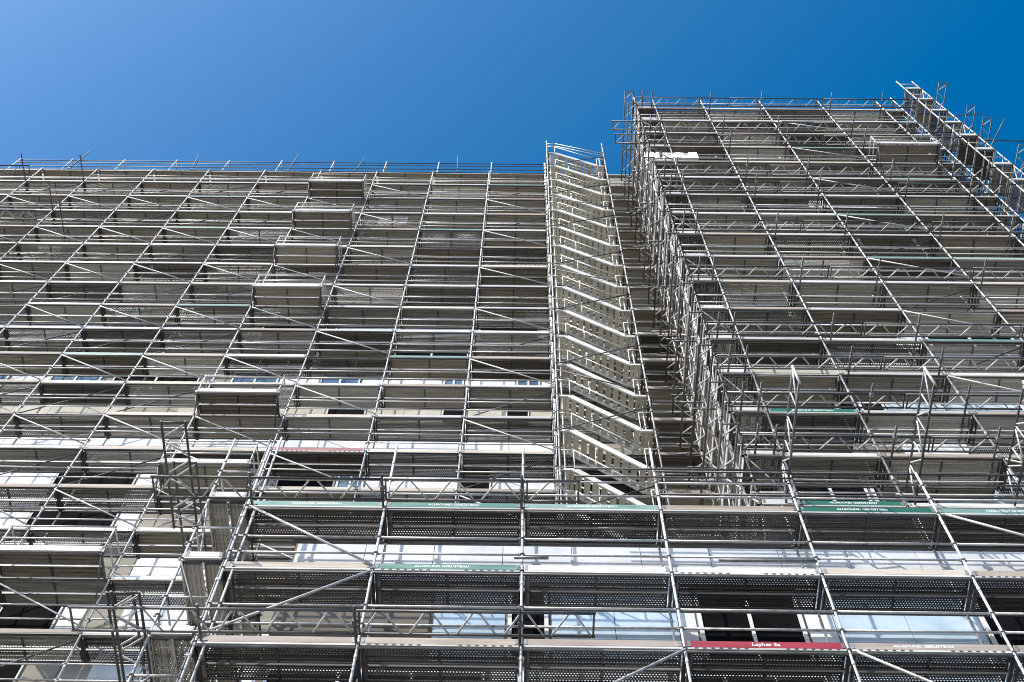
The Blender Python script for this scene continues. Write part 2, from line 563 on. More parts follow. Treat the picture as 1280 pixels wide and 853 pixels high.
# pale spandrel strips, piers and windows, listed as in the photo: (x0, x1, deck height they sit at, what)
LW = [
    # z 31.5
    (-18.0, -13.0, 31.5, 'w'), (-12.95, -10.7, 31.5, 'b'), (-10.65, -10.15, 31.5, 'w'), (-10.0, -6.9, 31.5, 'c'),
    (-6.8, -5.2, 31.5, 'b'), (-5.15, -4.4, 31.5, 'g'), (-4.35, -1.8, 31.5, 'w'), (-1.75, -.9, 31.5, 'b'), (-.85, .9, 31.5, 'w'), (.95, 3.3, 31.5, 'b'),
    # z 29.5
    (-18, -13.0, 29.5, 'w'), (-12.95, -10.65, 29.5, 'b'), (-10.6, -10.1, 29.5, 'w'), (-9.4, -7.2, 29.5, 'c'), (-7.1, -4.6, 29.5, 'c'),
    (-13.6, -10.75, 27.5, 'b'), (-10.7, -10.1, 27.5, 'c'), (-9.6, -7.0, 27.5, 'w'), (-6.9, -5.5, 27.5, 'c'),
    (-13.6, -10.75, 25.5, 'b'), (-10.7, -10.15, 25.5, 'w'), (-9.3, -7.3, 25.5, 'w'),
    (-13.6, -10.9, 23.5, 'b'), (-10.8, -10.1, 23.5, 'c'), (-9.4, -8.3, 23.5, 'w'), (-8.25, -7.2, 23.5, 'g'), (-7.1, -5.4, 23.5, 'w'),
    (-12, -8.9, 21.5, 'b'), (-8.8, -7.4, 21.5, 'w'), (-7.3, -5.2, 21.5, 'g'),
    (-12, -8, 19.5, 'b'), (-7.9, -5.2, 19.5, 'c'),
    # z 33.5 the long white band
    (-18.6, -15.2, 33.5, 'w'), (-15.18, -10.4, 33.5, 'w'), (-10.0, -6.0, 33.5, 'w'), (-5.98, -1.9, 33.5, 'w'), (-1.88, 1.0, 33.5, 'w'), (1.05, 3.4, 33.5, 'c'),
    # z 35.5 beige
    (-18, -12.2, 35.5, 'e'), (-10.6, -6.1, 35.5, 'e'), (-6.03, -4.84, 35.5, 'b'), (-4.8, -2.55, 35.5, 'e'), (-2.5, -1.8, 35.5, 'b'),
    (-1.75, -.6, 35.5, 'e'), (-.55, .15, 35.5, 'b'), (.2, 1.0, 35.5, 'e'),
    # z 37.5
    (-19, -16.6, 37.5, 'g'), (-16.5, -15.3, 37.5, 'w'), (-15.25, -13.6, 37.5, 'g'), (-13.2, -10.45, 37.5, 'b'), (-9.4, -7.9, 37.5, 'g'), (-7.85, -6.6, 37.5, 'w'),
    (-6.55, -5.27, 37.5, 'g'), (-5.2, -2.65, 37.5, 'w'), (-2.59, -1.94, 37.5, 'g'), (-1.9, -.3, 37.5, 'w'), (-.25, .5, 37.5, 'g'), (.55, .95, 37.5, 'w'),
    # z 39.5 dark band
    (-20, -13.3, 39.5, 'b'), (-13.2, -10.7, 39.5, 'c'), (-10.6, -6.9, 39.5, 'b'), (-6.8, -1.9, 39.5, 'b'), (-1.85, .4, 39.5, 'b'), (.45, .95, 39.5, 'w'),
    # z 41.5
    (-20, -14.7, 41.5, 'w'), (-14.6, -12.1, 41.5, 'g'), (-12, -9.6, 41.5, 'w'), (-9.2, -6.6, 41.5, 'b'), (-6.5, -4.3, 41.5, 'w'), (-4.2, -1.7, 41.5, 'w'), (-1.6, .5, 41.5, 'b'), (.55, .95, 41.5, 'w'),
]
for zz, pal in ((43.5, 'ewgc'), (45.5, 'wbec'), (47.5, 'cwge'), (49.5, 'ecwb'), (51.5, 'wceg'), (53.5, 'cewc')):
    x = -24.0
    while x < 3:
        L = random.choice((1.3, 1.9, 2.5, 3.1))
        LW.append((x, min(x + L - .05, 3.3), zz, random.choice(pal)))
        x += L + random.choice((0, 0, .6))
for x0, x1, zz, k in LW:
    za, zb = zz - .62, zz + .95
    if k == 'b' and zz < 32:
        za, zb = zz - .95, zz + 1.02
    if k == 'w':
        panel(bl, 'cladding_panel', x0, x1, za, zb, WYL, M['white'])
    elif k == 'c':
        panel(bl, 'cladding_panel', x0, x1, za, zb, WYL, M['concrete'])
    elif k == 'e':
        panel(bl, 'cladding_panel', x0, x1, za, zb, WYL, M['beige'])
    elif k == 'b':
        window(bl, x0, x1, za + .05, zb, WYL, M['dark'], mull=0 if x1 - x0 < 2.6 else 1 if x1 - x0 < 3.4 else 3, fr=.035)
    elif k == 'g':
        window(bl, x0, x1, za + .05, zb, WYL, M['blue_glass'], mull=1)

br = thing('right_building_wing', 'taller brown building wing projecting forward behind the scaffold on the right', 'building', (11, 22, 0))
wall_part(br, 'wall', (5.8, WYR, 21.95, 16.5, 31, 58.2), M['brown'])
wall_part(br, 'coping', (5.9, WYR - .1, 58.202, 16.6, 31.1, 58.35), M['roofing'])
RW = [(8.95, 10.9, 25.3, 'f'), (10.95, 13.0, 25.3, 'f'), (7.72, 8.9, 29.4, 'b'), (8.95, 12.5, 29.4, 'f'), (8.8, 13, 27.4, 'w'), (5.9, 7.4, 29.4, 'b'),
      (5.9, 7.5, 25.3, 'b'), (7.6, 8.85, 25.3, 'b'), (5.9, 8.4, 31.4, 'e'), (8.5, 11, 33.4, 'w'), (11.1, 13.5, 33.4, 'b'), (5.9, 8.2, 35.3, 'w'), (8.3, 10.4, 35.3, 'b'),
      (10.5, 14.5, 37.3, 'e'), (5.9, 7.5, 39.3, 'g'), (7.6, 11, 39.3, 'w'), (11.1, 14.8, 41.3, 'b'), (5.9, 8.6, 43.3, 'e'), (8.7, 12.6, 45.3, 'w'), (5.9, 9.4, 47.3, 'b'), (9.5, 15.8, 49.3, 'e'), (5.9, 10.9, 51.3, 'w')]
for x0, x1, zz, k in RW:
    za, zb = zz - .5, zz + .8
    if k in 'wef':
        panel(br, 'cladding_panel', x0, x1, za, zb, WYR, {'w': M['white'], 'e': M['beige'], 'f': M['foil']}[k])
    else:
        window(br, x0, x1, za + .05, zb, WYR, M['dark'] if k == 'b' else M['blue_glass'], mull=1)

bp = thing('low_front_block', 'low front building block with white panels and dark windows along the bottom', 'building', (4, 15, 0))
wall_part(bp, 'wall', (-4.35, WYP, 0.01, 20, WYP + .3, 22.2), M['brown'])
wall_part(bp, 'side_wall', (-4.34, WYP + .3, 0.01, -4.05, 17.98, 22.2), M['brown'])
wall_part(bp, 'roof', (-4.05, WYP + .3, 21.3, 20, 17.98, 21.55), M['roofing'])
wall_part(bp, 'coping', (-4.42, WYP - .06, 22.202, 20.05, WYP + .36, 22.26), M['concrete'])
for a, b_, k in ((-4.2, -1.62, 'c'), (-1.55, -.3, 'f'), (-.25, .46, 'b'), (.52, 2.72, 'f'), (2.74, 3.04, 'w'), (3.08, 4.92, 'b'), (4.98, 5.45, 'w'), (5.47, 8.0, 'f'), (8.05, 10.2, 'b'), (10.25, 13.2, 'f')):
    if k == 'b':
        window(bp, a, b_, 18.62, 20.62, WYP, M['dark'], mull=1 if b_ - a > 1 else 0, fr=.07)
    else:
        panel(bp, 'cladding_panel', a, b_, 18.55, 20.75, WYP, {'c': M['brown'], 'f': M['foil'], 'w': M['white']}[k], joints=(k == 'f'))
panel(bp, 'cladding_panel', -4.3, 14, 20.78, 22.1, WYP, M['white'])
for a, b_, k in ((-4.2, -.6, 'b'), (-.5, 2.4, 'w'), (2.5, 5.0, 'b'), (5.1, 9, 'f'), (9.1, 13, 'b')):
    if k == 'b':
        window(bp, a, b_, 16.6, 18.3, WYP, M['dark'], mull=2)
    else:
        panel(bp, 'cladding_panel', a, b_, 16.5, 18.45, WYP, M['white'] if k == 'w' else M['foil'])

# ------------------------------------------------------------------ left wing scaffold
sl_ = Scaffold('facade_scaffold', 'steel tube scaffold with many deck levels across the long wing on the left', (-8, YL, 0))
for k, x in zip(KL, XL):
    lowk = 14 if x < -5.3 else 22.3
    nodes = [z + d for z in [57.5] + ZL for d in (0, .5, 1.0)]
    nodes = [z for z in nodes if z > lowk]
    c = (x, YL, 40)
    sl_.add('standard', standard(x, YL, lowk, 57.62 + (1.4 if k == 7 else 0), nodes), c, 40)
    nodes = [z for z in ZL if z > lowk]
    sl_.add('standard', standard(x, YL + DW, lowk, 61.55, nodes), (x, YL + DW, 40), 39)
    for z in ZL:
        if z > lowk and visible(x, YL, z):
            transom(sl_, x, YL, YL + DW + .02, z)
    # short outrigger props at the roof edge
    tube_part(sl_, 'roof_bracket', (x, YL + DW, 61.45), (x + .02, YL + DW + .9, 60.62), .02, M['dull'], 6)
PLAT = {1: (3, 4), 3: (3, 4), 5: (3, 4), 7: (3, 4), 11: (3, 4), 13: (3, 4), 15: (2, 3)}
SIGN_L = {(12, 4)}
for i, z in enumerate(ZL):
    x_hi = 3.43 if z > 22.5 else -5.9
    for k in range(-3, 8):
        x0, x1 = -17.13 + 2.57 * k, -17.13 + 2.57 * (k + 1)
        if x1 > x_hi + .1 and z < 22.5:
            continue
        if not (visible(x0, YL, z) or visible(x1, YL, z)):
            continue
        if k == 7 and z < 56:
            bay_set(sl_, x0, x1, YL, z, inner=(random.random() < .5), toe=False)
            continue
        dark = random.random()
        bay_set(sl_, x0, x1, YL, z, inner=(i < 9 and random.random() < .55), toe=(i, k) not in SIGN_L, toemat=M['toe_tan'] if i in (12, 13, 15, 17) and random.random() < .6 else None)
        if i < 12:
            inner_lines(sl_, x0, x1, YL + DW, z)
    if z > 22.5:
        bay_set(sl_, 3.45, 5.75, YL, z, inner=True, kind=random.choice(('steel', 'ply')), toemat=M['toe_tan'])
        tube_part(sl_, 'guard_rail', (3.43, YL, z + .5), (4.6, YL, z + .5), .019)
        tube_part(sl_, 'guard_rail', (3.43, YL, z + 1.0), (4.6, YL, z + 1.0), .019)
    xs = [x for x in XL if visible(x, YL, z, 260) and x <= x_hi + .1]
    if len(xs) < 2:
        continue
    xa, xb = xs[0], min(xs[-1], x_hi)
    xg = min(xb, .86)
    for dz, yy, nm in ((-.03, YL, 'ledger'), (-.03, YL + DW, 'ledger'), (.5, YL, 'guard_rail'), (1.0, YL, 'guard_rail')):
        if nm == 'guard_rail':
            # each bay's rail slips in its own coupler, so neighbouring bays do not line up exactly
            for q in range(len(xs) - 1):
                if xs[q + 1] > xg + .1:
                    continue
                if random.random() > .04:
                    tube_part(sl_, nm, (xs[q] - .06, yy - .01, z + dz + random.uniform(-.025, .025)), (xs[q + 1] + .05, yy, z + dz + random.uniform(-.025, .025)), .019)
        else:
            tube_part(sl_, nm, (xa, yy, z + dz), (xb, yy, z + dz), .0242, M['dull'])
for dz in (57.5, 58.0):
    tube_part(sl_, 'guard_rail', (XL[0], YL, dz - .1), (XL[-2], YL, dz - .1), .021, M['dull'])
for dz in (60.9, 61.3):
    tube_part(sl_, 'guard_rail', (XL[0], YL + DW, dz), (XL[-1] + .4, YL + DW, dz), .021, M['dull'])
tube_part(sl_, 'ledger', (XL[0], YL + DW, 59.4), (XL[-1], YL + DW, 59.4), .0242, M['dull'])
# zigzag bracing
BR = {-2: 1, -1: 1, 0: 1, 1: 1, 2: 1, 4: 0, 6: 1}
for k, odd in BR.items():
    x0, x1 = -17.13 + 2.57 * k, -17.13 + 2.57 * (k + 1)
    for i in range(len(ZL) - 1):
        z = ZL[i]
        if z - 2 < 22.3 and x1 > -5.3:
            continue
        if not visible((x0 + x1) / 2, YL, z - 1):
            continue
        if i % 2 == odd:
            tube_part(sl_, 'diagonal_brace', (x0, YL - .05, z - .1 - random.uniform(0, .12)), (x1, YL - .05, z - 1.9 + random.uniform(-.05, .1)), .0195)
        elif k != 4:
            tube_part(sl_, 'diagonal_brace', (x1, YL + .05, z - .1), (x0, YL + .05, z - 1.9), .019, M['dull'])
for i in (1, 3, 5, 7, 9, 11, 12, 13):      # bay beside the platforms
    z = ZL[i]
    tube_part(sl_, 'diagonal_brace', (-9.42, YL - .05, z - .1), (-6.85, YL - .05, z - 1.9), .019)
# flat lattice and arms at the far left top
for x, z in ((-22.3, 55.5), (-19.7, 55.5), (-19.7, 51.5), (-18.6, 49.5), (-22.3, 51.5)):
    sl_.add('bracket_arm', arm(x, YL + .7, x, YL - 1.3, z), (x, YL, z), 2)
sl_.add('lattice_girder', lattice_flat(3.6, .4), (-25.6, YL - .75, 55.45), 3.6)
sl_.add('lattice_girder', lattice_flat(4.0, .4), (-23.6, YL - .7, 49.5), 4)
for k in range(-3, 8):                       # boarded walk under the roof edge
    sl_.add('deck', deck_mesh(2.57, 2, random.choice(('steel', 'ply'))), (-17.13 + 2.57 * k, YL + .02, 57.5), 2.2)
sl_.finish()

# loading platforms on the left scaffold
ORD = ['topmost', 'second from the top', 'third from the top', 'fourth from the top', 'fifth from the top', 'sixth from the top']
PROTO = {}


def platform(x0, x1, y_in, z, label, width=.73, front=True):
    t = thing('loading_platform', label, 'loading platform', (x0, y_in, z), 'loading platforms jutting from the scaffolds')
    L = x1 - x0; yo = y_in - width
    key = (round(L, 2), width)
    if key not in PROTO:
        parts = []
        parts.append(('deck', deck_mesh(L, 2, 'ply'), (0, -width, 0)))
        parts.append(('toe_board', board_mesh(L, M['toe_white']), (0, -width - .01, 0)))
        for sx in (0.03, L - .03):
            pm = MB().tube((0, 0, -.08), (0, 0, 1.1), .0242, M['tube']); pm.box(-.05, -.05, -.06, .05, .05, .06, M['clamp'])
            parts.append(('post', pm.mesh('post'), (sx, -width + .02, 0)))
            parts.append(('side_rail', MB().tube((0, 0, 0), (0, width, 0), .021, M['tube']).tube((0, 0, -.5), (0, width, -.5), .021, M['tube']).mesh('side_rail'), (sx, -width, 1.0)))
            bm_ = MB().beam((0, 0, -.09), (0, width, -.09), .05, .06, M['dull']).tube((0, .03, -.1), (0, width, -.75), .02, M['dull'])
            parts.append(('bracket', bm_.mesh('bracket'), (sx, -width, 0)))
        parts.append(('front_rail', MB().tube((0, 0, 0), (L, 0, 0), .021, M['tube']).mesh('front_rail'), (0, -width, 1.0)))
        parts.append(('front_rail', MB().tube((0, 0, 0), (L, 0, 0), .021, M['tube']).mesh('front_rail'), (0, -width, .5)))
        PROTO[key] = parts
    for nm, me, off in PROTO[key]:
        link(nm, me, Vector((x0, y_in, z)) + Vector(off), t)
    return t


for n, i in enumerate((1, 3, 5, 7, 11, 13)):
    lab = ['topmost of the stepped loading platforms on the left scaffold, just under the roof edge',
           'second highest of the stepped loading platforms on the left scaffold',
           'third highest of the stepped loading platforms on the left scaffold',
           'fourth highest of the stepped loading platforms on the left scaffold',
           'large teal-railed loading platform halfway down the left scaffold',
           'lowest stepped loading platform, beside the corner of the low front block'][n]
    if n == 4:
        lab = 'fifth highest of the stepped loading platforms, halfway down the left scaffold'
    platform(-9.30, -6.95, YL - .03, ZL[i], lab)
platform(-11.95, -9.46, YL - .03, 25.5, 'wide loading platform at the left edge in front of a black window')
platform(12.9, 15.2, YR - .03, 47.18, 'single loading platform high on the right scaffold with brown underside')

# ------------------------------------------------------------------ stair tower
YS = 15.75
SX0, SX1 = .90, 3.42
st = Scaffold('stair_tower', 'pale alloy stair tower zigzagging up the front of the left scaffold', (2.1, YS, 0))
st.root['category'] = 'stair tower'
SZ = [30.72 + 2 * k for k in range(-4, 14)]
snodes = [z + d for z in SZ for d in (0, 1.0)]
ztop = 58.6
for x, z1 in ((SX0, ztop), (SX1, ztop - .3)):
    for y in (YS, YS + 1.1):
        st.add('standard', standard(x, y, 20.0, z1 + (0 if y == YS else -.4), snodes), (x, y, 40), 38)
    st.add('standard', standard(x + (.16 if x < 2 else -.14), YS + .45, 20.0, z1 - .9, snodes[::3]), (x, YS + .45, 40), 37)


def flight_parts():
    """one flight running down to the right over 2 m of rise, with a landing at each end; origin at its top left"""
    W = .66
    xa, xb = .36, 2.16
    P = []
    for y, nm in ((0, 'stringer'), (W, 'stringer')):
        mb = MB()
        mb.beam((xa, y, -.05), (xb, y, -1.97), .05, .165, M['stair'])
        mb.beam((.02, y, -.04), (xa + .03, y, -.04), .045, .08, M['stair'])
        mb.beam((xb - .03, y, -2.0), (2.5, y, -2.0), .045, .08, M['stair'])
        P.append((nm, mb, (0, 0, 0)))
    n = 9
    for j in range(n):
        x = xa + (xb - xa) * (j + .5) / n
        z = -.05 - 1.92 * (j + .5) / n
        P.append(('tread', MB().box(x - .076, .03, z - .02, x + .076, W - .03, z + .012, M['tread']).box(x - .076, .03, z - .045, x - .068, W - .03, z - .02, M['stair']), (0, 0, 0)))
    for x0, z in ((.05, -.02), (2.17, -1.98)):
        mb = MB()
        for q in range(3):
            mb.box(x0 + q * .108, .03, z - .03, x0 + q * .108 + .085, W - .03, z, M['tread'])
        P.append(('landing', mb, (0, 0, 0)))
    for y in (W + .03,):
        mb = MB()
        for dz in (.55, 1.0):
            mb.tube((.05, y, dz - .05), (xa, y, dz - .05), .018, M['stair'], 6)
            mb.tube((xa, y, dz - .05), (xb, y, dz - 1.97), .018, M['stair'], 6)
            mb.tube((xb, y, dz - 1.97), (2.48, y, dz - 1.97), .018, M['stair'], 6)
        for t in (.05, .35, .65, .95):
            x = xa + (xb - xa) * t; z = -.05 - 1.92 * t
            mb.tube((x, y, z), (x, y, z + 1.0), .014, M['stair'], 6)
        P.append(('handrail', mb, (0, 0, 0)))
    mb = MB()
    y = -.03
    for dz in (.95,):
        mb.tube((xa, y, dz - .05), (xb, y, dz - 1.97), .017, M['stair'], 6)
        mb.tube((.05, y, dz - .05), (xa, y, dz - .05), .017, M['stair'], 6)
        mb.tube((xb, y, dz - 1.97), (2.48, y, dz - 1.97), .017, M['stair'], 6)
    for t in (.0, 1.):
        x = xa + (xb - xa) * t; z = -.05 - 1.92 * t
        mb.tube((x, y, z), (x, y, z + .95), .014, M['stair'], 6)
    P.append(('handrail', mb, (0, 0, 0)))
    return P


FP = [(nm, mb.mesh(nm)) for nm, mb, _ in flight_parts()]
gst = 'stair flights in the tower'
for n, z in enumerate(SZ[1:]):
    if z < 25:
        continue
    # a flight is one part of the tower, its pieces sub-parts
    root_mb = FP[0][1]
    fo = link('stair_flight', root_mb, (SX0, YS + .03, z), st.root)
    for nm, me in FP[1:]:
        link(nm, me, (SX0, YS + .03, z), fo)
    a = (SX0, YS - .04, z - 2.1); b_ = (SX1, YS - .04, z - .75)
    if n % 2 == 0:
        tube_part(st, 'diagonal_brace', a, b_, .019, M['dull'])
    elif n % 4 == 1:
        tube_part(st, 'diagonal_brace', (SX0, YS - .04, z - .5), (SX1, YS - .04, z - 1.9), .019, M['dull'])
    for y in (YS + 1.1,):
        tube_part(st, 'ledger', (SX0, y, z - .06), (SX1, y, z - .06), .0242, M['dull'])
    for x in (SX0, SX1):
        transom(st, x, YS, YS + 1.12, z - .05)
for dz in (57.75, 58.15):
    mb = MB().tube((SX0, YS, dz), (SX0 + .4, YS, dz), .018, M['stair'], 6).tube((SX0 + .4, YS, dz), (SX1, YS, dz - 1.55), .018, M['stair'], 6)
    st.add('top_rail', mb, (2, YS, dz), 2.5)
st.finish()

# ------------------------------------------------------------------ right wing scaffold
sr = Scaffold('facade_scaffold', 'steel tube scaffold with lattice girders across the taller right wing', (11, YR, 21.7))
nodesR = [z + d for z in ZR + [23.2] for d in (0, .5, 1.0)]
for n, x in enumerate(XR):
    top = 56.75 if n < len(XR) - 1 else 57.5
    sr.add('standard', standard(x, YR, 21.9, top, nodesR), (x, YR, 40), 36)
    sr.add('standard', standard(x, YR + DW, 21.9, 56.4, nodesR[::3]), (x, YR + DW, 40), 35)
ZR2 = ZR + [23.2]
SIGN_R = {(15, 0), (15, 1), (17, 1)}
for i, z in enumerate(ZR2):
    for n in range(len(XR) - 1):
        x0, x1 = XR[n], XR[n + 1]
        if not (visible(x0, YR, z) or visible(x1, YR, z)) or i == 0:
            continue
        bay_set(sr, x0, x1, YR, z, inner=random.random() < .5, toe=(i, n) not in SIGN_R)
        if i < 15:
            inner_lines(sr, x0, x1, YR + DW, z)
    for x in XR:
        if visible(x, YR, z):
            transom(sr, x, YR, YR + DW + .02, z)
    if i == 0:
        continue
    for dz, yy, nm, mt in ((-.03, YR, 'ledger', 'dull'), (-.03, YR + DW, 'ledger', 'dull'), (.5, YR, 'guard_rail', 'tube'), (1.0, YR, 'guard_rail', 'tube')):
        if nm == 'ledger':
            tube_part(sr, nm, (XR[0], yy, z + dz), (XR[-1], yy, z + dz), .021, M[mt])
        else:
            for q in range(0, len(XR) - 1, 2):
                tube_part(sr, nm, (XR[q] - .1, yy, z + dz + random.uniform(-.03, .03)), (XR[q + 2] + .08, yy - .01, z + dz + random.uniform(-.03, .03)), .019)
# flat lattice girders on bracket arms in front of the decks
LATR = {1: 55.18}
lat_levels = [1, 3, 4, 6, 7, 9, 11, 13, 14, 15, 16]
for i in lat_levels:
    z = ZR2[i]
    xa = XR[0] - (1.35 if i in (3, 4) else .1)
    xb = 16.95
    x = xa
    while x < xb - .5:
        L = min(4.0, xb - x)
        if visible(x, YR, z, 250) or visible(x + L, YR, z, 250):
            sr.add('lattice_girder', lattice_flat(L, .34), (x, YR - .48, z + .03), L)
        x += L + .02
    for n, xx in enumerate(XR):
        xo = xx - .22 if n % 2 else xx + .18
        if visible(xo, YR, z):
            sr.add('bracket_arm', arm(xo, YR + .7, xo + .03, YR - .78, z - .02), (xo, YR, z), 1.5)
for i in range(2, 17):
    n = 3
    z = ZR2[i]
    if i % 2 == 0:
        tube_part(sr, 'diagonal_brace', (XR[n], YR - .05, z - .1), (XR[n + 1], YR - .05, z - 1.5), .021)
    elif i > 8:
        tube_part(sr, 'diagonal_brace', (XR[n + 1], YR + .04, z - .1), (XR[n], YR + .04, z - 1.9), .019, M['dull'])
sr.finish()

# ------------------------------------------------------------------ return scaffolds (running in depth)


def return_scaffold(label, xo, side, y0, y1, z_levels, zlo, ztop, lat_levels, width=DW, yst=None, lat=.34, arms=True, toe_front=True):
    """side -1: outer posts at xo and the building to the right of them; side +1: mirrored"""
    s = Scaffold('return_scaffold', label, (xo, (y0 + y1) / 2, zlo))
    xi = xo - side * width
    ys = yst or [y0, y0 + (y1 - y0) * .36, y0 + (y1 - y0) * .7, y1]
    nodes = [z + d for z in z_levels for d in (0, .5, 1.0)]
    for j, y in enumerate(ys):
        s.add('standard', standard(xo, y, zlo, ztop - (.0 if j == 0 else .6 * j), nodes), (xo, y, (zlo + ztop) / 2), 30)
        if j or side > 0 or zlo < 20:
          s.add('standard', standard(xi, y, zlo, ztop - (.0 if j == 0 else .6 * j), nodes[::3], M['dull'] if side < 0 else None), (xi, y, (zlo + ztop) / 2), 29)
    xa = min(xo, xi)
    for i, z in enumerate(z_levels):
        L = y1 - y0
        L = y1 - y0
        dl = L if side < 0 else 1.25
        s.add('deck', deck_mesh(dl, 2, random.choice(('perf', 'steel')), 'y'), (xa, y0, z), L)
        if toe_front:
            s.add('toe_board', board_mesh(width, M['toe_white']), (xa, y0 - .03, z), width)
        s.add('toe_board', board_mesh(L, toe_mat(), 'y'), (xo + (.03 if side > 0 else 0), y0, z), L)
        for dz in (.5, 1.0):
            tube_part(s, 'guard_rail', (xo, y0, z + dz), (xo, y1, z + dz), .021)
        tube_part(s, 'guard_rail', (xo, y0, z + 1.0), (xi, y0, z + 1.0), .021)
        for xx in (xo, xi):
            tube_part(s, 'ledger', (xx, y0, z - .03), (xx, y1, z - .03), .0242, M['dull'])
        for j, y in enumerate(ys):
            tube_part(s, 'transom', (xo, y, z - .06), (xi, y, z - .06), .0242, M['dull'])
            if arms and j and (i + j) % 2 == 0 and lat_levels and i in lat_levels:
                s.add('bracket_arm', arm(xi, y + .1, xo + side * (.62 if side < 0 else .9), y + .1, z - .02), (xo, y, z), 1.3)
        if lat_levels and i in lat_levels:
            xl = xo - .2 - lat if side < 0 else xo + .13
            s.add('lattice_girder', lattice_flat(L + .75, lat, 'y'), (xl, y0 - .75, z + .08), L)
        j = i % (len(ys) - 1)
        tube_part(s, 'diagonal_brace', (xo, ys[j], z - .1), (xo, ys[j + 1], z - 1.9), .021)
        tube_part(s, 'diagonal_brace', (xo, ys[-1 - j], z - .1), (xo, ys[-2 - j], z - 1.9), .021)
        if i % 2:
            tube_part(s, 'diagonal_brace', (xo, y0 - .03, z - .1), (xi, y0 - .03, z - 1.9), .019, M['dull'])
    s.finish()
    return s


return_scaffold('narrow scaffold folding back into the inner corner between the two wings', 4.72, -1, YR, 16.6,
                ZR[1:] + [23.2], 21.9, 57.2, list(range(0, 16)), yst=[YR, YR + .85, YR + 1.7, YR + 2.5, 16.6])
return_scaffold('narrow end scaffold rising above the roof at the right end of the right wing', 18.0, 1, YR, 16.6,
                [59.18] + ZR[:11], 33, 60.8, [1, 3, 4, 6, 8, 9])
return_scaffold('narrow scaffold wrapping the left corner of the low front block', -5.92, -1, YP, 16.4,
                [22.0, 20.0, 17.9, 15.9], 13, 24.3, [0, 2], lat=.42)

# ------------------------------------------------------------------ low front scaffold
sp = Scaffold('front_scaffold', 'nearest steel scaffold along the bottom, carrying green and red toe boards', (4, YP, 0))
nodesP = [z + d for z in ZP for d in (0, .5, 1.0)]
for n, x in enumerate(XP):
    top = 24.1 if n < 4 else 23.25
    sp.add('standard', standard(x, YP, 13, top, nodesP), (x, YP, 19), 11)
    if n == 0:
        sp.add('standard', standard(x + .17, YP, 13, 24.4, nodesP), (x, YP, 19), 11)
    sp.add('standard', standard(x, YP + DW, 13, 22.9 if n % 2 else 23.2, nodesP[::3]), (x, YP + DW, 19), 10)
    for z in ZP:
        transom(sp, x, YP, YP + DW + .02, z)
        sp.add('end_bracket', MB().box(x + .05, YP + .02, z - .05, x + .13, YP + .72, z - .01, M['clamp']), (x + .09, YP + .4, z), .7)
TOE_P = {(0, 3): 'toe_tan', (0, 6): 'toe_white', (1, 0): 'toe_tan', (1, 2): 'toe_white', (1, 3): 'toe_white', (1, 4): 'toe_tan', (1, 5): 'toe_tan',
         (2, 0): 'toe_rust', (2, 1): 'toe_tan', (2, 2): 'toe_rust', (2, 5): 'toe_tan', (2, 6): 'toe_tan'}
SIGN_P = {(0, 0), (0, 1), (0, 2), (0, 4), (0, 5), (1, 1), (2, 3), (2, 4)}
for i, z in enumerate(ZP):
    for n in range(7):
        if not (visible(XP[n], YP, z, 200) or visible(XP[n + 1], YP, z, 200)):
            continue
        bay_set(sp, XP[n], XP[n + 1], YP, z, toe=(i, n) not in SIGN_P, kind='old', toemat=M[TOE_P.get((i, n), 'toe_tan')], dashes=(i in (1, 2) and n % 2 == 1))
        for dz in (.5, 1.0):
            if not (i == 0 and n > 3 and dz > .6):
                tube_part(sp, 'guard_rail', (XP[n], YP, z + dz), (XP[n + 1], YP, z + dz), .021)
    for yy in (YP, YP + DW):
        tube_part(sp, 'ledger', (XP[0], yy, z - .09), (XP[-1], yy, z - .09), .0242, M['dull'])
# flat lattice girders in front of the 21.75 and 17.72 decks
for z, x0, x1 in ((21.78, -6.9, -2.6), (21.78, -2.58, .02), (21.78, .04, 1.05), (17.78, -7.1, -2.6), (17.78, -2.58, 1.15)):
    sp.add('lattice_girder', lattice_flat(x1 - x0, .44), (x0, YP - .6, z), x1 - x0)
for z in (21.76, 17.74):
    for x in (-5.0, -2.55, 0.03):
        sp.add('bracket_arm', arm(x - .06, YP + .6, x - .06, YP - .72, z), (x, YP, z), 1.3)
for z in (23.2, 22.9):
    tube_part(sp, 'guard_rail', (1.0, YP - .05, z), (5.2, YP - .05, z), .02, M['dull'])
# horizontal tubes over the right half
for z in (22.45, 22.9, 23.3):
    tube_part(sp, 'guard_rail', (2.6, YP + .02, z - .07), (XP[-1], YP + .02, z - .07), .02, M['dull'])
tube_part(sp, 'guard_rail', (-.15, YP - .08, 20.05), (.45, YP - .08, 20.05), .03, M['clamp'])
tube_part(sp, 'guard_rail', (3.4, YP - .08, 20.05), (5.1, YP - .08, 20.05), .03, M['clamp'])
for n, zs in ((0, (21.75, 19.75, 1)), (0, (19.75, 17.72, -1)), (2, (17.72, 15.72, -1)), (4, (17.72, 15.72, 1)), (5, (21.75, 20.2, 1)), (2, (15.72, 13.7, 1))):
    za, zb, d = zs
    if d > 0:
        tube_part(sp, 'diagonal_brace', (XP[n] + .1, YP - .06, za - .1), (XP[n + 1], YP - .06, zb + .05), .023)
    else:
        tube_part(sp, 'diagonal_brace', (XP[n + 1], YP - .06, za - .1), (XP[n], YP - .06, zb + .1), .023)
sp.finish()

